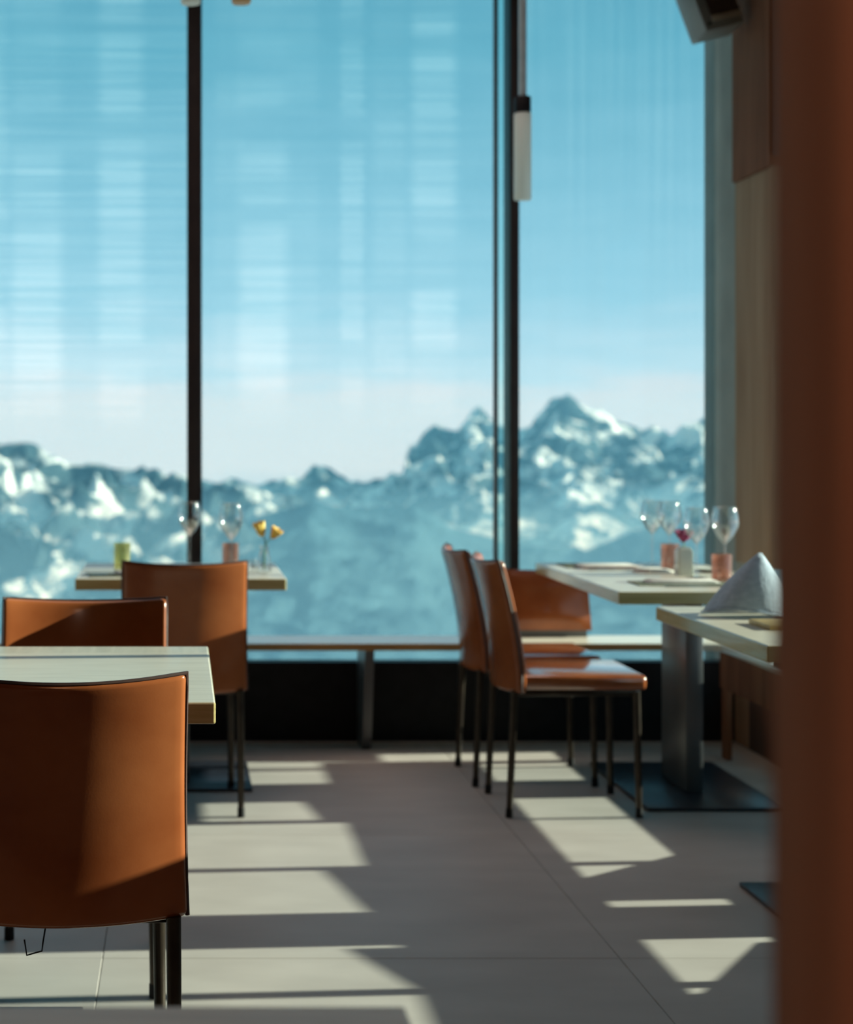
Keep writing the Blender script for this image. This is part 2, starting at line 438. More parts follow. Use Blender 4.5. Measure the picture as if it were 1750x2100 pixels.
# front wall: black plinth under the glass, three windows
tag(box('wall_front', (X0, 6.72, -0.012), (WX + 0.004, 6.80, 0.321), M['black']), kind='structure')
tag(box('trim_1', (X0, 6.80, 0.20), (WX, GY + 0.1, 0.23), M['black']), kind='structure')
def px_x(px, d): return (px - VPX) / F * d
mA = px_x(399, 6.97); mB = px_x(1055.5, 6.97)
w1 = tag(empty('window_1'), kind='structure')
w2 = tag(empty('window_2'), kind='structure')
w3 = tag(empty('window_3'), kind='structure')
box('mullion', (mA - 0.031, 6.96, 0.23), (mA + 0.031, GY + 0.08, CEIL), M['frame'], w1, bevel=0.003)
box('pane', (X0, GY, 0.23), (mA - 0.031, GY + 0.012, CEIL), M['pane'], w1)
box('pane', (mA + 0.031, GY, 0.23), (px_x(1018, GY), GY + 0.012, CEIL), M['pane'], w2)
box('mullion', (mB - 0.019, 6.96, 0.23), (mB + 0.019, GY + 0.08, CEIL), M['frame'], w2, bevel=0.003)
box('gasket', (px_x(1016, 6.98), 6.98, 0.23), (px_x(1022, 6.98), GY + 0.0, CEIL), M['frame'], w2)
box('vent_pane', (px_x(1022, 6.98), GY, 0.23), (mB - 0.019, GY + 0.02, CEIL), M['tealpane'], w2)
box('pane', (mB + 0.019, GY, 0.23), (WX + 0.004, GY + 0.012, CEIL), M['pane'], w3)
box('mullion', (X0, 6.96, 0.23), (X0 + 0.05, GY + 0.08, CEIL), M['frame'], w1)
xl = px_x(399, 6.97) - 1.9
box('mullion', (xl - 0.027, 6.955, 0.23), (xl + 0.027, GY + 0.08, CEIL), M['frame'], w1)

# woven screens in front of the glass
def blind(name, a, b, y, mat, label):
    t = empty(name, ((a + b) / 2, y, 0.24))
    tag(t, label, 'blind', 'woven screens in the front windows')
    bm = bmesh.new()
    add_box(bm, (a - (a + b) / 2, -0.0004, 0.0), (b - (a + b) / 2, 0.0004, CEIL - 0.1 - 0.24))
    f = obj('screen_cloth', bm, mat, t)
    tube('roller', [(a - (a + b) / 2, 0, CEIL - 0.08 - 0.24), (b - (a + b) / 2, 0, CEIL - 0.08 - 0.24)], 0.028, M['alu'], t, 12)
    return t
def zpx(y, d): return CAMZ + (HOR - y) / F * d
BY = 6.935
def cols(lst, a, b):
    c = (a + b) / 2
    return [(px_x(p, BY) - c, hw / F * BY, am) for p, hw, am in lst]
a1, b1 = xl + 0.03, mA - 0.03
a2, b2 = mA + 0.03, px_x(1013, BY)
a3, b3 = mB + 0.012, WX - 0.012
TB = (0.77, 0.845, 0.875, 1)
TW = (1.0, 1.0, 1.0, 1)
blind('roller_blind', a1, b1, BY, blind_mat('screen_left', cols([(75, 52, 0.75), (248, 46, 0.8), (-60, 60, 0.6), (0, 18, .3)], a1, b1), TB, TW, zpx(690, BY) - 0.24, zpx(930, BY) - 0.24, (0.9, 1, 42), 0.30),
      'streaked see-through screen blind in the left window pane')
blind('roller_blind', a2, b2, BY, blind_mat('screen_middle', cols([(540, 50, 0.8), (722, 24, 0.55), (890, 46, 0.75), (800, 34, 0.25), (620, 34, 0.2), (470, 30, 0.2)], a2, b2), TB, TW, zpx(690, BY) - 0.24, zpx(900, BY) - 0.24, (0.7, 1, 30), 0.10),
      'see-through screen blind in the wide middle window, blotched with pale columns')
blind('roller_blind', a3, b3, BY, blind_mat('screen_right', [], TB, TW, zpx(0, BY) - 0.24, zpx(900, BY) - 0.24, (38, 1, 0.5), 0.25),
      'plain see-through screen blind in the narrow right window behind the pendant lamp')

# ------------------------------------------------------------------ mountains beyond the glass
def interp(pts, x):
    if x <= pts[0][0]: return pts[0][1]
    for (xa, ya), (xb, yb) in zip(pts, pts[1:]):
        if x <= xb: return ya + (yb - ya) * (x - xa) / (xb - xa)
    return pts[-1][1]

def rock_mat(name, rock, snow, lo, hi, mixn=0.2):
    m, t, b = new_mat(name)
    L = t.links.new
    g = t.nodes.new('ShaderNodeNewGeometry')
    sp = t.nodes.new('ShaderNodeSeparateXYZ'); L(g.outputs['Normal'], sp.inputs[0])
    tc = t.nodes.new('ShaderNodeTexCoord')
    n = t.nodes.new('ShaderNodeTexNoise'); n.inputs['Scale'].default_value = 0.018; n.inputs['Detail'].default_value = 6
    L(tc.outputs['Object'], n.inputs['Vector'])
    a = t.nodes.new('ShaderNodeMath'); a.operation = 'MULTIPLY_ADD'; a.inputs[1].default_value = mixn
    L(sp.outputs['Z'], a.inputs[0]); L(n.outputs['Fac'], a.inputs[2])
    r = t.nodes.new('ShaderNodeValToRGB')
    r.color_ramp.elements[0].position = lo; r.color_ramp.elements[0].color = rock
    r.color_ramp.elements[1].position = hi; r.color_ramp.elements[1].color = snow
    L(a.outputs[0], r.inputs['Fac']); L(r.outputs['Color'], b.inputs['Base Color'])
    b.inputs['Roughness'].default_value = 0.9; b.inputs['Specular IOR Level'].default_value = 0.1
    return m

M['rockA'] = rock_mat('alpine_rock', (0.06, 0.10, 0.12, 1), (0.95, 0.83, 0.77, 1), 0.61, 0.68)
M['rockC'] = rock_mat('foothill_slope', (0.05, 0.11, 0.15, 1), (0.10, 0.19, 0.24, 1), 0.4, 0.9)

def range_mesh(name, prof, p0, p1, y0, y1, base_px, amp, nx, ny, mat, label, back=0.12, scale=0.011, curve=1.0, seed=0.0):
    bm = bmesh.new()
    rows = []
    nyb = max(3, ny // 8)
    for j in range(ny + nyb + 1):
        row = []
        for i in range(nx + 1):
            px = p0 + (p1 - p0) * i / nx
            u = (px - VPX) / F
            if j <= ny:
                q = j / ny
                y = y0 + (y1 - y0) * q
                py = base_px + (interp(prof, px) - base_px) * q ** curve
                z = CAMZ + (HOR - py) / F * y
            else:
                q = (j - ny) / nyb
                y = y1 * (1 + back * q)
                zr = CAMZ + (HOR - interp(prof, px)) / F * y1
                z = zr - (y1 * back) * q * 1.1
            x = u * y
            P = Vector((x * scale + seed, y * scale, seed * 0.7))
            r = noise.ridged_multi_fractal(P, 1.0, 2.1, 5, 1.0, 2.0)
            r2 = noise.fractal(P * 3.1, 1.0, 2.0, 4)
            k = amp * (0.35 + 0.65 * math.sin(min(1.0, j / ny) * PI * 0.86) if j <= ny else 0.5)
            edge = 0.25 if abs(j - ny) < 2 else 1.0
            z += (r - 1.1) * k * edge + r2 * k * 0.22 * edge
            xx = x + noise.fractal(P * 2.3 + Vector((5, 1, 2)), 1.0, 2.0, 3) * amp * 0.35
            row.append(bm.verts.new((xx, y, z)))
        rows.append(row)
    for r0, r1 in zip(rows, rows[1:]):
        for i in range(nx):
            bm.faces.new((r0[i], r0[i + 1], r1[i + 1], r1[i]))
    o = obj(name, bm, mat, None, smooth=False)
    for p in o.data.polygons: p.use_smooth = False
    tag(o, label, 'mountain', 'mountains beyond the windows')
    return o

profR = [(-1700, 990), (-600, 1000), (300, 1005), (560, 1003), (620, 995), (650, 962), (690, 985), (740, 992), (790, 980), (820, 968), (843, 905), (868, 922), (908, 885), (938, 915),
         (955, 858), (984, 826), (1012, 862), (1060, 872), (1098, 872), (1138, 832), (1170, 826), (1222, 852), (1290, 874), (1342, 896), (1400, 886), (1470, 872),
         (1600, 850), (1800, 905), (2100, 880), (2500, 940), (3000, 900)]
profL = [(-2400, 900), (-1500, 870), (-900, 930), (-400, 880), (-150, 900), (0, 916), (60, 908), (130, 945), (200, 940), (262, 962), (300, 985), (380, 986), (440, 1000), (540, 1010), (640, 1060), (760, 1120), (900, 1180)]
profC = [(-2400, 1240), (-600, 1250), (0, 1265), (100, 1245), (250, 1160), (420, 1130), (520, 1060), (590, 1045), (640, 1030), (720, 1045), (850, 1040), (930, 1085), (1060, 1115), (1200, 1130), (1300, 1090), (1480, 1050), (1800, 1040), (3000, 1080)]
range_mesh('mountain', profR, -1700, 3000, 2000, 2700, 1130, 58, 420, 70, M['rockA'], 'jagged sunlit mountain massif rising behind the right hand windows', scale=0.0075, seed=3.3)
range_mesh('mountain', profL, -2400, 900, 1150, 1700, 1260, 48, 300, 76, M['rockA'], 'broken rocky mountain slope seen low behind the left window', scale=0.011, seed=8.1)
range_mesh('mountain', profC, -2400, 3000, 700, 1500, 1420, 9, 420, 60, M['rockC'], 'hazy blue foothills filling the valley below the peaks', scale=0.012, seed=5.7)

hz = bpy.data.materials.new('valley_haze'); hz.use_nodes = True
t = hz.node_tree; t.nodes.clear()
ho = t.nodes.new('ShaderNodeOutputMaterial'); hs = t.nodes.new('ShaderNodeVolumeScatter')
hs.inputs['Color'].default_value = (0.24, 0.56, 0.80, 1); hs.inputs['Density'].default_value = 2.0e-4
t.links.new(hs.outputs[0], ho.inputs['Volume'])
hb = box('haze', (-2600, 250, -700), (3400, 3400, 70), hz)
hz2 = hz.copy(); hz2.name = 'valley_mist'
for n_ in hz2.node_tree.nodes:
    if n_.type == 'VOLUME_SCATTER':
        n_.inputs['Color'].default_value = (0.38, 0.66, 0.88, 1); n_.inputs['Density'].default_value = 8e-4
hb2 = box('mist', (-2600, 260, -690), (3400, 1800, -48), hz2)
tag(hb2, 'pale mist filling the valley floor under the peaks', 'mist', kind='stuff')
tag(hb, 'thin blue haze lying over the valley before the mountains', 'haze', kind='stuff')

# ------------------------------------------------------------------ bench along the front glass and the right wall
fb = empty('window_bench', (0, 6.40, 0))
tag(fb, 'low pale wooden window bench with dark brackets running under the front glass', 'bench')
bm = bmesh.new(); add_box(bm, (X0 + 0.02, 0.004, 0.407), (WX - 0.02, 0.275, 0.435), 0.003, 1)
obj('seat_board', bm, M['benchwood'], fb)
box('front_edge', (X0 + 0.02, 0.0, 0.408), (2.0, 0.004, 0.4345), M['benchedge'], fb)
for x in (-2.4, -0.9, 0.735):
    bm = bmesh.new()
    pr = [(0.03, 0.405), (0.315, 0.405), (0.315, 0.0), (0.16, 0.0), (0.12, 0.05)]
    va = [bm.verts.new((x - 0.018, a, b)) for a, b in pr]; vb = [bm.verts.new((x + 0.018, a, b)) for a, b in pr]
    bm.faces.new(va); bm.faces.new(vb[::-1])
    for i in range(len(pr)):
        j = (i + 1) % len(pr); bm.faces.new((va[i], va[j], vb[j], vb[i]))
    obj('bracket', bm, M['greypost'], fb)

rb = empty('side_bench', (2.08, 4.2, 0))
tag(rb, 'low wooden side bench with deep brown apron along the right wall', 'bench')
box('seat_board', (0.0, -1.9, 0.407), (0.165, 2.19, 0.435), M['benchwood'], rb, bevel=0.003)
box('apron', (0.0, -1.9, 0.270), (0.020, 2.19, 0.407), M['wood'], rb)
for pr in ([(0.49, 0.272), (0.76, 0.165), (0.80, 0.0), (0.27, 0.0), (0.27, 0.272)], [(-0.05, 0.0), (-0.11, 0.19), (-0.46, 0.26), (-0.48, 0.272), (-1.9, 0.272), (-1.9, 0.0)],
           [(2.12, 0.272), (2.18, 0.272), (2.18, 0.0), (2.12, 0.0)]):
    bm = bmesh.new()
    va = [bm.verts.new((0.004, a, b)) for a, b in pr]; vb = [bm.verts.new((0.024, a, b)) for a, b in pr]
    bm.faces.new(va); bm.faces.new(vb[::-1])
    for i in range(len(pr)):
        j = (i + 1) % len(pr); bm.faces.new((va[i], va[j], vb[j], vb[i]))
    obj('support_shade_panel', bm, M['wood'], rb)  # bench supports out of view, outlines shaped to cut the low sunlight
for (ya, xa, yb, xb), lb in (((4.86, 2.055, 4.42, 2.14), 'unseen dark pad added on the side bench between the two right tables to cut the sunlight'), ((4.11, 2.055, 3.80, 2.19), 'unseen dark pad added on the side bench beside the napkin table to cut the sunlight'), ((5.76, 2.065, 5.42, 2.11), 'unseen dark pad added on the side bench beside the pink tumblers to cut the sunlight')):
    bm = bmesh.new()
    lo_, hi_ = [], []
    for (x, y) in ((xa, ya), (xb, yb), (xb + 0.04, yb), (2.245, (ya + yb) / 2 - 0.1), (2.245, ya)):
        lo_.append(bm.verts.new((x, y, 0.435))); hi_.append(bm.verts.new((x, y, 0.464)))
    bm.faces.new(lo_[::-1]); bm.faces.new(hi_)
    for i in range(5):
        j = (i + 1) % 5; bm.faces.new((lo_[i], lo_[j], hi_[j], hi_[i]))
    cs = obj('shade_pad', bm, M['darkcloth'])  # unseen pads, added so their slanted edges notch the sunlight on the floor
    tag(cs, lb, 'cushion', 'added sun-cutting pads on the side bench')

# leather back cushion standing on the front bench
bm = bmesh.new()
n_u, n_v = 14, 8
grid = {}
for s_ in (0, 1):
    for i in range(n_u + 1):
        for j in range(n_v + 1):
            u, v = i / n_u * 2 - 1, j / n_v
            hw = 0.195 - 0.014 * v
            bulge = 0.030 * (1 - u * u) * (1 - (2 * v - 1) ** 4)
            y = (-0.012 - bulge) if s_ == 0 else 0.03
            y += 0.03 * (v - 0.5)
            grid[s_, i, j] = bm.verts.new((u * hw, y, 0.245 * v - 0.01 * (1 - u * u) * v))
for s_ in (0, 1):
    for i in range(n_u):
        for j in range(n_v):
            q = (grid[s_, i, j], grid[s_, i + 1, j], grid[s_, i + 1, j + 1], grid[s_, i, j + 1])
            bm.faces.new(q if s_ == 0 else q[::-1])
for i in range(n_u):
    for j in (0, n_v): bm.faces.new((grid[0, i, j], grid[1, i, j], grid[1, i + 1, j], grid[0, i + 1, j]))
for j in range(n_v):
    for i in (0, n_u): bm.faces.new((grid[0, i, j], grid[1, i, j], grid[1, i, j + 1], grid[0, i, j + 1]))
bc = empty('back_cushion', (px_x(1108, 6.66), 6.635, 0.435))
tag(bc, 'tan leather back cushion on the window bench behind the right table', 'cushion')
cu = obj('cushion_pad', bm, M['leather'], bc, smooth=True, angle=60); cu.location = (0, 0, 0.028)
box('cushion_base', (-0.18, -0.012, 0.0), (0.18, 0.03, 0.028), M['greypost'], bc)

# ------------------------------------------------------------------ chairs
def back_pt(u, v, side):
    """u -1..1 across, v 0..1 up; side 0 = rear face, 1 = front face"""
    z = 0.405 + 0.429 * v
    z -= 0.012 * (1 - u * u) * v ** 6                    # top edge sags
    z -= 0.006 * (1 - u * u) * (1 - v) ** 6
    hw = 0.207 - 0.006 * v - 0.003 * math.sin(v * PI)
    rake = 0.085 * max(0.0, v - 0.12) ** 1.5
    curve = 0.044 * (1 - abs(u) ** 2.0)
    th = 0.032 - 0.004 * v
    y = -0.185 - rake - curve
    if side: y += th
    return Vector((u * hw, y, z))

def make_chair():
    c = empty('dining_chair')
    bm = bmesh.new()
    NU, NV = 20, 18
    g = {}
    us = [-1 + 2 * i / NU for i in range(NU + 1)]
    for s_ in (0, 1):
        for i, u in enumerate(us):
            for j in range(NV + 1):
                g[s_, i, j] = bm.verts.new(back_pt(u, j / NV, s_))
    for s_ in (0, 1):
        for i in range(NU):
            for j in range(NV):
                q = (g[s_, i, j], g[s_, i + 1, j], g[s_, i + 1, j + 1], g[s_, i, j + 1])
                bm.faces.new(q if s_ == 0 else q[::-1])
    rim = []
    for i in range(NU):
        for j in (0, NV): rim.append(bm.faces.new((g[0, i, j], g[1, i, j], g[1, i + 1, j], g[0, i + 1, j])))
    for j in range(NV):
        for i in (0, NU): rim.append(bm.faces.new((g[0, i, j], g[1, i, j], g[1, i, j + 1], g[0, i, j + 1])))
    bmesh.ops.recalc_face_normals(bm, faces=bm.faces)
    bev = [e_ for e_ in bm.edges if len(e_.link_faces) == 2 and e_.calc_face_angle(0) > 0.9]
    bmesh.ops.bevel(bm, geom=bev, offset=0.011, segments=4, profile=0.5, affect='EDGES', clamp_overlap=True)
    obj('backrest', bm, M['leather'], c, smooth=True, angle=75)
    # dark stitched seam round the edge of the back
    path = []
    for j in range(NV + 1): path.append(back_pt(1, j / NV, 0.5) + Vector((0.0, 0.0, 0)))
    for i in range(NU - 1, 0, -1): path.append(back_pt(us[i], 1, 0.5) + Vector((0, 0, 0.0)))
    for j in range(NV, -1, -1): path.append(back_pt(-1, j / NV, 0.5) + Vector((0.0, 0, 0)))
    tube('seam', [p + Vector((0, -0.019, 0)) for p in path], 0.0042, M['piping'], c, 6)
    # seat with rounded leather edges
    bm = bmesh.new()
    add_box(bm, (-0.2, -0.190, 0.413), (0.2, 0.235, 0.462), 0.016, 4)
    for v in bm.verts:
        if v.co.z > 0.44:
            v.co.z -= 0.002 * max(0, 1 - (v.co.x / 0.2) ** 2) * max(0, 1 - ((v.co.y - 0.02) / 0.22) ** 2)
    obj('seat', bm, M['seatleather'], c, smooth=True, angle=60)
    box('seat_frame', (-0.180, -0.175, 0.392), (0.180, 0.205, 0.414), M['leg'], c, bevel=0.003)
    for x, y, dx, dy in ((-0.175, 0.205, -0.004, 0.008), (0.175, 0.205, 0.004, 0.008), (-0.182, -0.192, -0.002, -0.016), (0.182, -0.192, 0.002, -0.016)):
        l = tube('leg', [(x, y, 0.408), (x + dx * 0.3, y + dy * 0.3, 0.30), (x + dx, y + dy, 0.03)], [0.0135, 0.0130, 0.0105], M['leg'], c, 12)
        tube('foot_cap', [(x + dx, y + dy, 0.03), (x + dx * 1.1, y + dy * 1.1, 0.0)], [0.012, 0.0125], M['black'], l, 12)
    return c

proto = make_chair()
def chair(first, x, y, rz, label):
    c = proto if first else copy_tree(proto)
    c.location = (x, y, 0); c.rotation_euler = (0, 0, rz)
    tag(c, label, 'chair', 'tan leather dining chairs')
    return c
near = chair(True, -0.205, 2.805 + 0.222, math.radians(3.5), 'large tan leather dining chair nearest the camera at lower left, seen from behind')
chair(False, 0.006, 5.36 + 0.222, math.radians(2.0), 'tan leather dining chair with its back to us at the far left window table')
chair(False, -0.236, 4.03 - 0.17, PI, 'tan leather dining chair facing us behind the near left table, only its upper back showing')
chair(False, 1.275, 5.555, -PI / 2, 'side on leather dining chair at right table, nearer of two')
chair(False, 1.250, 6.03, -PI / 2, 'side on leather dining chair at right table, farther one by the window bench')
chair(False, 1.43, 3.02, -PI / 2, 'leather dining chair hidden behind the brown post at right')  # unseen chair, put here to shade the near chair's back
# bent wire hook hanging under the near chair
hk = tube('wire_hook', [(-0.036, -0.15, 0.395), (-0.042, -0.16, 0.36), (-0.044, -0.165, 0.345), (-0.070, -0.168, 0.339), (-0.074, -0.168, 0.366)], 0.0016, M['black'], near, 6)

# ------------------------------------------------------------------ tables
def table(name, x0, x1, y0, y1, label, rz=0.0, strip='back', post=(0.06, 0.28), plate=(0.46, 0.56), pc=None):
    cx, cy = (x0 + x1) / 2, (y0 + y1) / 2
    t = empty(name, (cx, cy, 0), rz)
    tag(t, label, 'table', 'dining tables')
    hx, hy = (x1 - x0) / 2, (y1 - y0) / 2
    sw = 0.12 if strip else 0.0
    bm = bmesh.new()
    add_box(bm, (-hx, -hy, 0.71), (hx, hy - sw, 0.75), 0.0035, 2)
    bm.normal_update()
    for f in bm.faces: f.material_index = 0 if abs(f.normal.z) > 0.5 else 1
    obj('tabletop', bm, [M['top'], M['edge']], t)
    if strip:
        bm = bmesh.new()
        add_box(bm, (-hx, hy - sw + 0.0015, 0.71), (hx, hy, 0.7495), 0.0035, 2)
        bm.normal_update()
        for f in bm.faces: f.material_index = 0 if abs(f.normal.z) > 0.5 else 1
        obj('end_strip', bm, [M['topx'], M['edge']], t)
    px_, py_ = pc or (0.0, 0.0)
    box('pedestal', (px_ - post[0] / 2, py_ - post[1] / 2, 0.012), (px_ + post[0] / 2, py_ + post[1] / 2, 0.70), M['greypost'], t, bevel=0.003)
    box('top_plate', (px_ - 0.2, py_ - 0.2, 0.70), (px_ + 0.2, py_ + 0.2, 0.71), M['blackmetal'], t)
    box('base_plate', (px_ - plate[0] / 2, py_ - plate[1] / 2, 0.0), (px_ + plate[0] / 2, py_ + plate[1] / 2, 0.012), M['blackmetal'], t, bevel=0.003)
    return t
table('dining_table', -0.66, 0.064, 3.01, 3.82, 'pale wood table between the two near leather chairs at lower left', plate=(0.42, 0.5), pc=(-0.12, -0.115))
table('dining_table', -0.36, 0.362, 5.65, 6.365, 'small square window table with yellow flower and glasses at far left', plate=(0.5, 0.5), pc=(0, 0.0))
table('dining_table', 1.367, 1.99, 5.17, 6.38, 'long wooden window table with pink tumblers beside the two side on chairs', plate=(0.46, 0.78), post=(0.06, 0.29), pc=(0.09, 0.07))
table('dining_table', 1.357, 1.99, 3.83, 4.73, 'wooden table at right carrying the folded blue grey napkin', plate=(0.46, 0.6), post=(0.06, 0.28), pc=(0.09, -0.03))
table('dining_table', -0.55, 0.19, 0.55, 1.402, 'nearest table, only its shaded top edge along the bottom of the photo', plate=(0.42, 0.5), strip=None)

# ------------------------------------------------------------------ things on the tables
TZ = 0.75
def wine(name, x, y, label, R=0.043, H=0.245, bowl=0.125, group='stemmed wine glasses'):
    t = empty(name, (x, y, TZ))
    zb = H - bowl
    prof = []
    for i in range(13):
        q = i / 12
        prof.append((max(0.004, R * (math.sin(min(1, q * 1.55) * PI / 2) ** 0.8) * (1 - 0.28 * max(0, q - 0.5) ** 1.4 * 2)), zb + bowl * q))
    inner = [(max(0.001, r - 0.0014), z + 0.001) for r, z in reversed(prof)]
    lathe('bowl', prof + inner, M['wineglass'], t, 28)
    lathe('stem', [(0.0038, zb + 0.004), (0.0034, zb - 0.02), (0.0034, 0.02), (0.006, 0.006)], M['wineglass'], t, 12)
    lathe('foot', [(0.006, 0.006), (0.034, 0.0022), (0.034, 0.0), (0.0, 0.0)], M['wineglass'], t, 28)
    tag(t, label, 'glass', group)
    return t
wine('wine_glass', 0.034, 6.06, 'tulip wine glass in front of the dark mullion on far left table', R=0.044)
wine('wine_glass', 0.184, 6.00, 'rounder wine glass right of the mullion on far left table', R=0.046, H=0.243, bowl=0.135)
wine('wine_glass', 1.765, 6.20, 'wine glass at the window end of right table, left one of the back pair', R=0.044)
wine('wine_glass', 1.812, 6.14, 'wine glass at the window end of right table, right one of the back pair', R=0.044)
wine('wine_glass', 1.775, 5.70, 'wine glass near the purple flower on right table, left one of the front pair', R=0.045, H=0.24)
wine('wine_glass', 1.850, 5.63, 'wine glass at far right of right table, before the grey wall', R=0.047, H=0.245)

def tumbler(x, y, mat, label, r=0.034, h=0.092, cat='tumbler', group='tumblers'):
    t = tag(empty('tumbler', (x, y, TZ)), label, cat, group)
    lathe('glass_wall', [(0, 0), (r * 0.92, 0), (r * 0.95, 0.004), (r, h), (r - 0.0025, h), (r * 0.95 - 0.003, 0.010), (0, 0.009)], mat, t, 24)
    return t
tumbler(1.792, 6.235 - 0.17, M['pinkglass'], 'pink tumbler at the window end of the right table')
tumbler(1.806, 5.53, M['pinkglass'], 'pink tumbler at the front of the right table, nearest the napkin')
tumbler(0.185, 6.12, M['pinkglass'], 'pink tumbler behind the round wine glass on far left table', r=0.031)
tumbler(-0.212, 6.03, M['yellowglass'], 'yellow green tumbler at left on the far left table', r=0.031, h=0.098)

def petal(bm, c, d, up, L, W, cup):
    d = Vector(d).normalized(); s = d.cross(Vector(up)).normalized(); n = s.cross(d).normalized()
    rows = []
    for i in range(6):
        q = i / 5
        wd = W * math.sin(min(1, q * 0.85 + 0.12) * PI) ** 0.7
        row = []
        for k in (-1, -0.5, 0, 0.5, 1):
            row.append(bm.verts.new(Vector(c) + d * (L * q) + s * (wd * k) + n * (cup * (k * k) * wd * 1.2 + cup * 0.4 * q * q * L)))
        rows.append(row)
    for a, b in zip(rows, rows[1:]):
        for k in range(4): bm.faces.new((a[k], a[k + 1], b[k + 1], b[k]))

def flower(parent, c, mat, n, L, W, tilt, axis=(0, 0, 1), cup=0.6, inner=None):
    ax = Vector(axis).normalized()
    q = Vector((0, 0, 1)).rotation_difference(ax)
    for k in range(n):
        a = 2 * PI * k / n + 0.3
        d = q @ Vector((math.cos(a) * math.cos(tilt), math.sin(a) * math.cos(tilt), math.sin(tilt)))
        bm = bmesh.new(); petal(bm, c, d, ax, L, W, cup)
        o = obj('petal', bm, mat if (inner is None or k % 3) else inner, parent, smooth=True)
        md = o.modifiers.new('thick', 'SOLIDIFY'); md.thickness = 0.0012

# yellow flower in a slim clear vase, far left table
v1 = tag(empty('bud_vase', (0.298, 5.89, TZ)), 'slim clear glass vase holding a yellow flower on far left table', 'vase', 'flower vases')
lathe('vase_body', [(0, 0), (0.026, 0), (0.027, 0.01), (0.022, 0.05), (0.015, 0.085), (0.018, 0.100), (0.016, 0.100), (0.013, 0.085), (0.020, 0.05), (0.024, 0.012), (0, 0.010)], M['wineglass'], v1, 22)
fl = tag(empty('flower', (0.298, 5.89, TZ + 0.012)), 'yellow flower with two open heads in the slim vase at left', 'flower')
st = tube('stem', [(0, 0, 0), (0.002, 0, 0.06), (0.004, 0, 0.10), (-0.004, 0, 0.125)], 0.0022, M['stem'], fl, 6)
tube('stem', [(0.003, 0, 0.085), (0.012, 0, 0.10), (0.026, 0, 0.113)], 0.0018, M['stem'], fl, 6)
flower(fl, (-0.006, 0, 0.118), M['yellowpetal'], 6, 0.055, 0.018, 0.85, (-0.3, -0.2, 1), 0.7)
flower(fl, (0.027, 0, 0.110), M['yellowpetal'], 6, 0.046, 0.016, 0.75, (0.6, -0.2, 1), 0.7, M['orangepetal'])
# small clear cruet next to it
v3 = tag(empty('salt_cellar', (0.262, 5.96, TZ)), 'small clear glass salt cellar left of the yellow flower vase', 'salt cellar')
lathe('cellar_body', [(0, 0), (0.018, 0), (0.019, 0.02), (0.013, 0.045), (0.011, 0.045), (0.015, 0.02), (0, 0.008)], M['wineglass'], v3, 16)

# purple flower in a square white vase, right table
v2 = tag(empty('bud_vase', (1.762, 5.80, TZ)), 'square white vase holding a purple flower on right table', 'vase', 'flower vases')
bm = bmesh.new()
sq = lambda h, z: [bm.verts.new((sx * h, sy * h, z)) for sx, sy in ((-1, -1), (1, -1), (1, 1), (-1, 1))]
rs = [sq(0.026, 0), sq(0.027, 0.004), sq(0.026, 0.084), sq(0.018, 0.098), sq(0.016, 0.098), sq(0.016, 0.08)]
for a, b in zip(rs, rs[1:]):
    for i in range(4): bm.faces.new((a[i], a[(i + 1) % 4], b[(i + 1) % 4], b[i]))
bm.faces.new(rs[0]); bm.faces.new(rs[-1])
bmesh.ops.bevel(bm, geom=[e_ for e_ in bm.edges if abs((e_.verts[0].co - e_.verts[1].co).normalized().z) > 0.6], offset=0.004, segments=2, affect='EDGES')
obj('vase_body', bm, M['porcelain'], v2, smooth=True, angle=40)
f2 = tag(empty('flower', (1.762, 5.80, TZ + 0.081)), 'dark purple flower in the square white vase', 'flower')
tube('stem', [(0, 0, 0.0), (0, 0, 0.03), (-0.002, 0, 0.045)], 0.0025, M['stem'], f2, 6)
flower(f2, (-0.002, 0, 0.032), M['purplepetal'], 8, 0.050, 0.017, 0.55, (0.0, -0.2, 1), 0.8)
flower(f2, (-0.002, 0, 0.036), M['purplepetal'], 5, 0.036, 0.014, 1.15, (0.0, -0.2, 1), 0.8)

# place settings: thin dark sheet, folded napkin, fork and knife
def napkin(x, y, rz, label, sx=0.10, sy=0.055):
    t = tag(empty('napkin', (x, y, TZ), rz), label, 'napkin', 'white folded napkins')
    for i in range(3):
        bm = bmesh.new()
        add_box(bm, (-sx + 0.004 * i, -sy + 0.003 * i, 0.0045 * i), (sx - 0.010 * i, sy - 0.002 * i, 0.0045 * i + 0.0043), 0.002, 2)
        for v in bm.verts: v.co.z += 0.002 * math.sin(v.co.x * 40 + i) * (v.co.z > 0.001)
        obj('fold', bm, M['linen'], t, smooth=True, angle=50)
    return t
def mat_(x, y, rz, label, sx=0.15, sy=0.11):
    bm = bmesh.new(); add_box(bm, (-sx, -sy, 0), (sx, sy, 0.003), 0.0012, 1)
    o = obj('placemat', bm, M['darkcloth']); o.location = (x, y, TZ); o.rotation_euler = (0, 0, rz)
    return tag(o, label, 'placemat', 'dark place mats')
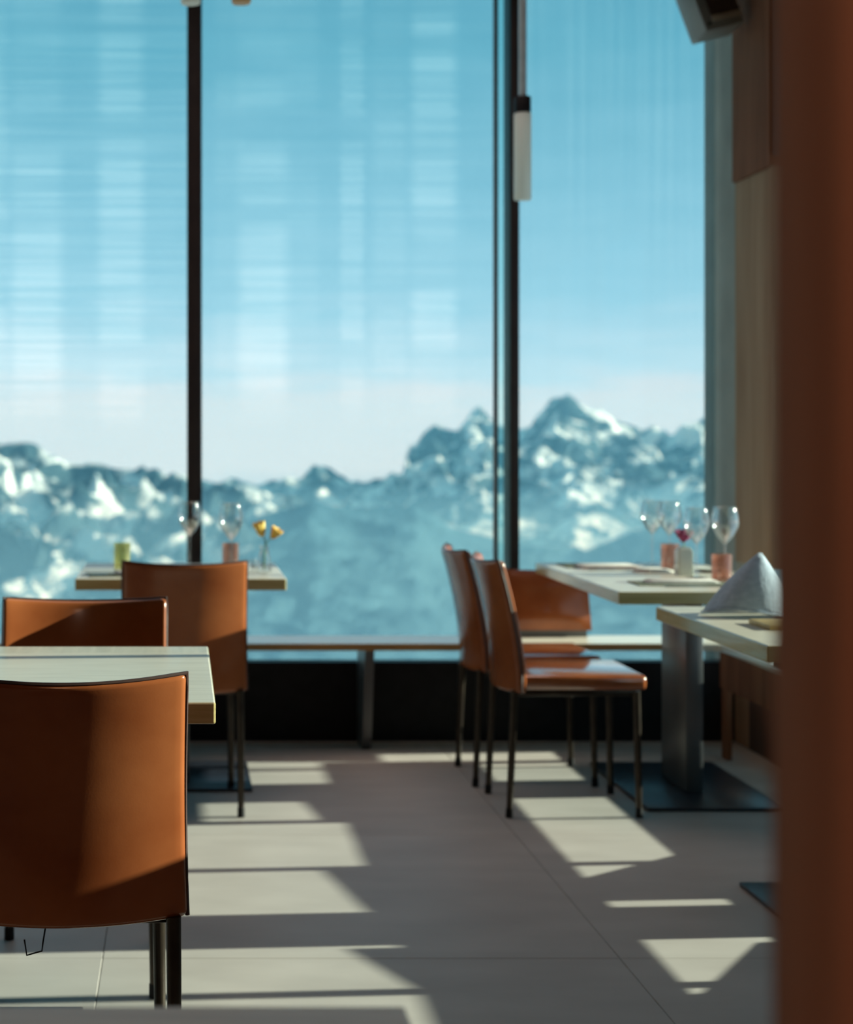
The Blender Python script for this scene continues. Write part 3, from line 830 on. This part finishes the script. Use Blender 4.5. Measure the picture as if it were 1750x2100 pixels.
def cutlery(kind, x, y, z, rz, label):
    t = tag(empty(kind, (x, y, z), rz), label, kind, 'cutlery on the tables')
    box('handle', (-0.10, -0.006, 0.0), (0.0, 0.006, 0.004), M['steel'], t, bevel=0.0015)
    if kind == 'knife':
        bm = bmesh.new()
        vs = [(0, -0.006), (0.10, -0.008), (0.118, 0.006), (0, 0.006)]
        a = [bm.verts.new((p, q, 0.001)) for p, q in vs]; b = [bm.verts.new((p, q, 0.0028)) for p, q in vs]
        bm.faces.new(a[::-1]); bm.faces.new(b)
        for i in range(4): bm.faces.new((a[i], a[(i + 1) % 4], b[(i + 1) % 4], b[i]))
        obj('blade', bm, M['steel'], t)
    else:
        box('neck', (0.0, -0.003, 0.0005), (0.045, 0.003, 0.004), M['steel'], t)
        box('shoulder', (0.045, -0.012, 0.0005), (0.062, 0.012, 0.004), M['steel'], t, bevel=0.0012)
        for q in (-0.0096, -0.0032, 0.0032, 0.0096):
            box('tine', (0.062, q - 0.0018, 0.0005), (0.10, q + 0.0018, 0.003), M['steel'], t)
    return t
mat_(1.56, 6.21, 0.0, 'thin dark sheet at the window end of the right table', 0.13, 0.10)  # flat dark sheet lying partly under the folded napkin
napkin(1.585, 6.14, 0.05, 'white folded napkin at the window end of the right table', 0.11, 0.06)
cutlery('fork', 1.58, 6.02, TZ, 0.1, 'fork lying beside the back napkin on the right table')
mat_(1.66, 5.45, 0.0, 'thin dark sheet at the near end of the right table', 0.17, 0.08)
napkin(1.66, 5.47, -0.04, 'white folded napkin at the near end of the right table', 0.12, 0.05)
cutlery('knife', 1.66, 5.335, TZ, 0.0, 'knife lying beside the front napkin on the right table')
napkin(1.69, 5.93, 0.5, 'small white folded napkin in the middle of the right table', 0.06, 0.045)
sauc = tag(empty('saucer', (1.905, 5.95, TZ)), 'white saucer at the right end of the right table', 'saucer')
lathe('dish', [(0, 0), (0.03, 0), (0.06, 0.010), (0.061, 0.013), (0.03, 0.005), (0, 0.004)], M['porcelain'], sauc, 24)
mat_(-0.25, 5.80, 0.15, 'dark place mat at the left of the far left table', 0.075, 0.09)
napkin(-0.17, 5.82, 0.3, 'white folded napkin behind the chair on the far left table', 0.06, 0.06)
cutlery('fork', -0.255, 5.77, TZ + 0.004, 0.5, 'fork on the dark mat of the far left table')

# blue grey napkin folded to a standing cone, on a serving board
bd = box('serving_board', (1.47, 4.13, TZ), (1.80, 4.29, TZ + 0.012), M['board'], bevel=0.003)
tag(bd, 'yellow wooden serving board beside the cone napkin on right table', 'board')
bm = bmesh.new()
NS, NR = 48, 10
apex = Vector((0.030, 0.0, 0.166))
rings = []
for i in range(NR + 1):
    q = i / NR
    ring = []
    for k in range(NS + 1):
        a = math.radians(40 + 330 * k / NS)
        r = 0.112 * (1 + 0.05 * math.sin(3 * a) + 0.04 * math.sin(5 * a + 1)) * (1 + 0.10 * k / NS)
        lift = 0.020 * max(0.0, math.cos(a + math.radians(125))) ** 2
        foot = Vector((r * math.cos(a), r * 0.8 * math.sin(a), lift))
        p = foot.lerp(apex + Vector((0.004 * math.cos(a), 0.004 * math.sin(a), 0)), q)
        belly = 0.012 * math.sin(q * PI)
        p += Vector((math.cos(a), math.sin(a), 0)) * belly
        ring.append(bm.verts.new(p))
    rings.append(ring)
for a, b in zip(rings, rings[1:]):
    for k in range(NS): bm.faces.new((a[k], a[k + 1], b[k + 1], b[k]))
cn = tag(empty('cone_napkin', (1.537, 4.48, TZ + 0.002), 0.0), 'blue grey linen napkin folded into a cone on right table', 'napkin')
hemp = [v.co.copy() for v in rings[0]]
o = obj('folded_cloth', bm, M['bluelinen'], cn, smooth=True)
md = o.modifiers.new('thick', 'SOLIDIFY'); md.thickness = 0.003; md.offset = 0
tube('hem', [p + Vector((0, 0, 0.003)) for p in hemp], 0.0035, M['bluelinen'], cn, 6)

# ------------------------------------------------------------------ pendant lamps
def pendant(x, y, z0, L, R, mat, label, rod_r=0.014):
    t = tag(empty('pendant_lamp', (x, y, CEIL)), label, 'lamp', 'tube pendant lamps')
    zb = z0 - CEIL
    lathe('glass_tube', [(0, zb), (R * 0.94, zb), (R, zb + 0.006), (R, zb + L - 0.004), (R * 0.9, zb + L), (0, zb + L)], mat, t, 24)
    lathe('cap', [(0, zb + L), (R * 0.98, zb + L), (R * 0.98, zb + L + 0.058), (R * 0.9, zb + L + 0.062), (0, zb + L + 0.062)], M['black'], t, 24)
    tube('rod', [(0, 0, zb + L + 0.06), (0, 0, -0.02)], rod_r, M['rod'], t, 12)
    lathe('ceiling_rose', [(0, -0.03), (0.05, -0.03), (0.055, 0.0), (0, 0)], M['black'], t, 20)
    return t
D = 6.30
pendant(px_x(1072, D), D, zpx(410, D), 178 / F * D, 17.5 / F * D, M['lampglass'], 'frosted glass tube pendant lamp with black cap before the right mullion', 0.0155)
D = 5.55
pendant(px_x(391, D), D, zpx(8, D), 0.33, 20 / F * D, M['lampglass'], 'pendant lamp of which only the pale tip shows above the left mullion')
D = 5.75
pendant(px_x(495, D), D, zpx(7, D), 0.33, 20 / F * D, M['tanglass'], 'amber pendant lamp, just its tip at the top edge right of the left mullion')

# ------------------------------------------------------------------ tilted wall speaker, upper right
D = 6.55
sp = tag(empty('wall_speaker', (px_x(1458, D), D - 0.05, zpx(18, D))), 'grey tilted wall speaker with dark grille at the top right', 'speaker')
sp.rotation_euler = (math.radians(-12), math.radians(-15), math.radians(12))
box('housing', (-0.085, -0.02, -0.10), (0.085, 0.11, 0.26), M['casing'], sp, bevel=0.006)
box('grille', (-0.045, -0.026, -0.045), (0.080, -0.018, 0.25), M['grille'], sp)
box('trim_lip', (-0.045, -0.030, -0.068), (0.080, -0.016, -0.046), M['lip'], sp, bevel=0.002)
box('screw', (-0.070, -0.024, -0.080), (-0.058, -0.019, -0.068), M['black'], sp, bevel=0.002)
for z in (0.03, 0.085): box('clip', (0.070, -0.034, z), (0.088, -0.016, z + 0.025), M['porcelain'], sp, bevel=0.003)
tube('bracket', [(0.06, 0.09, 0.05), (0.20, 0.09, 0.06)], 0.014, M['black'], sp, 10)

# ------------------------------------------------------------------ stained post close to the camera
ps = empty('timber_post', (0.36, 0.66, 0))
tag(ps, 'dark brown timber post, blurred, filling the right edge close to the camera', 'post')
xe = px_x(1578, 0.72)
box('shaft', (xe - 0.36, -0.02, 0.0), (xe - 0.36 + 0.14, 0.06, CEIL), M['post'], ps, bevel=0.004)
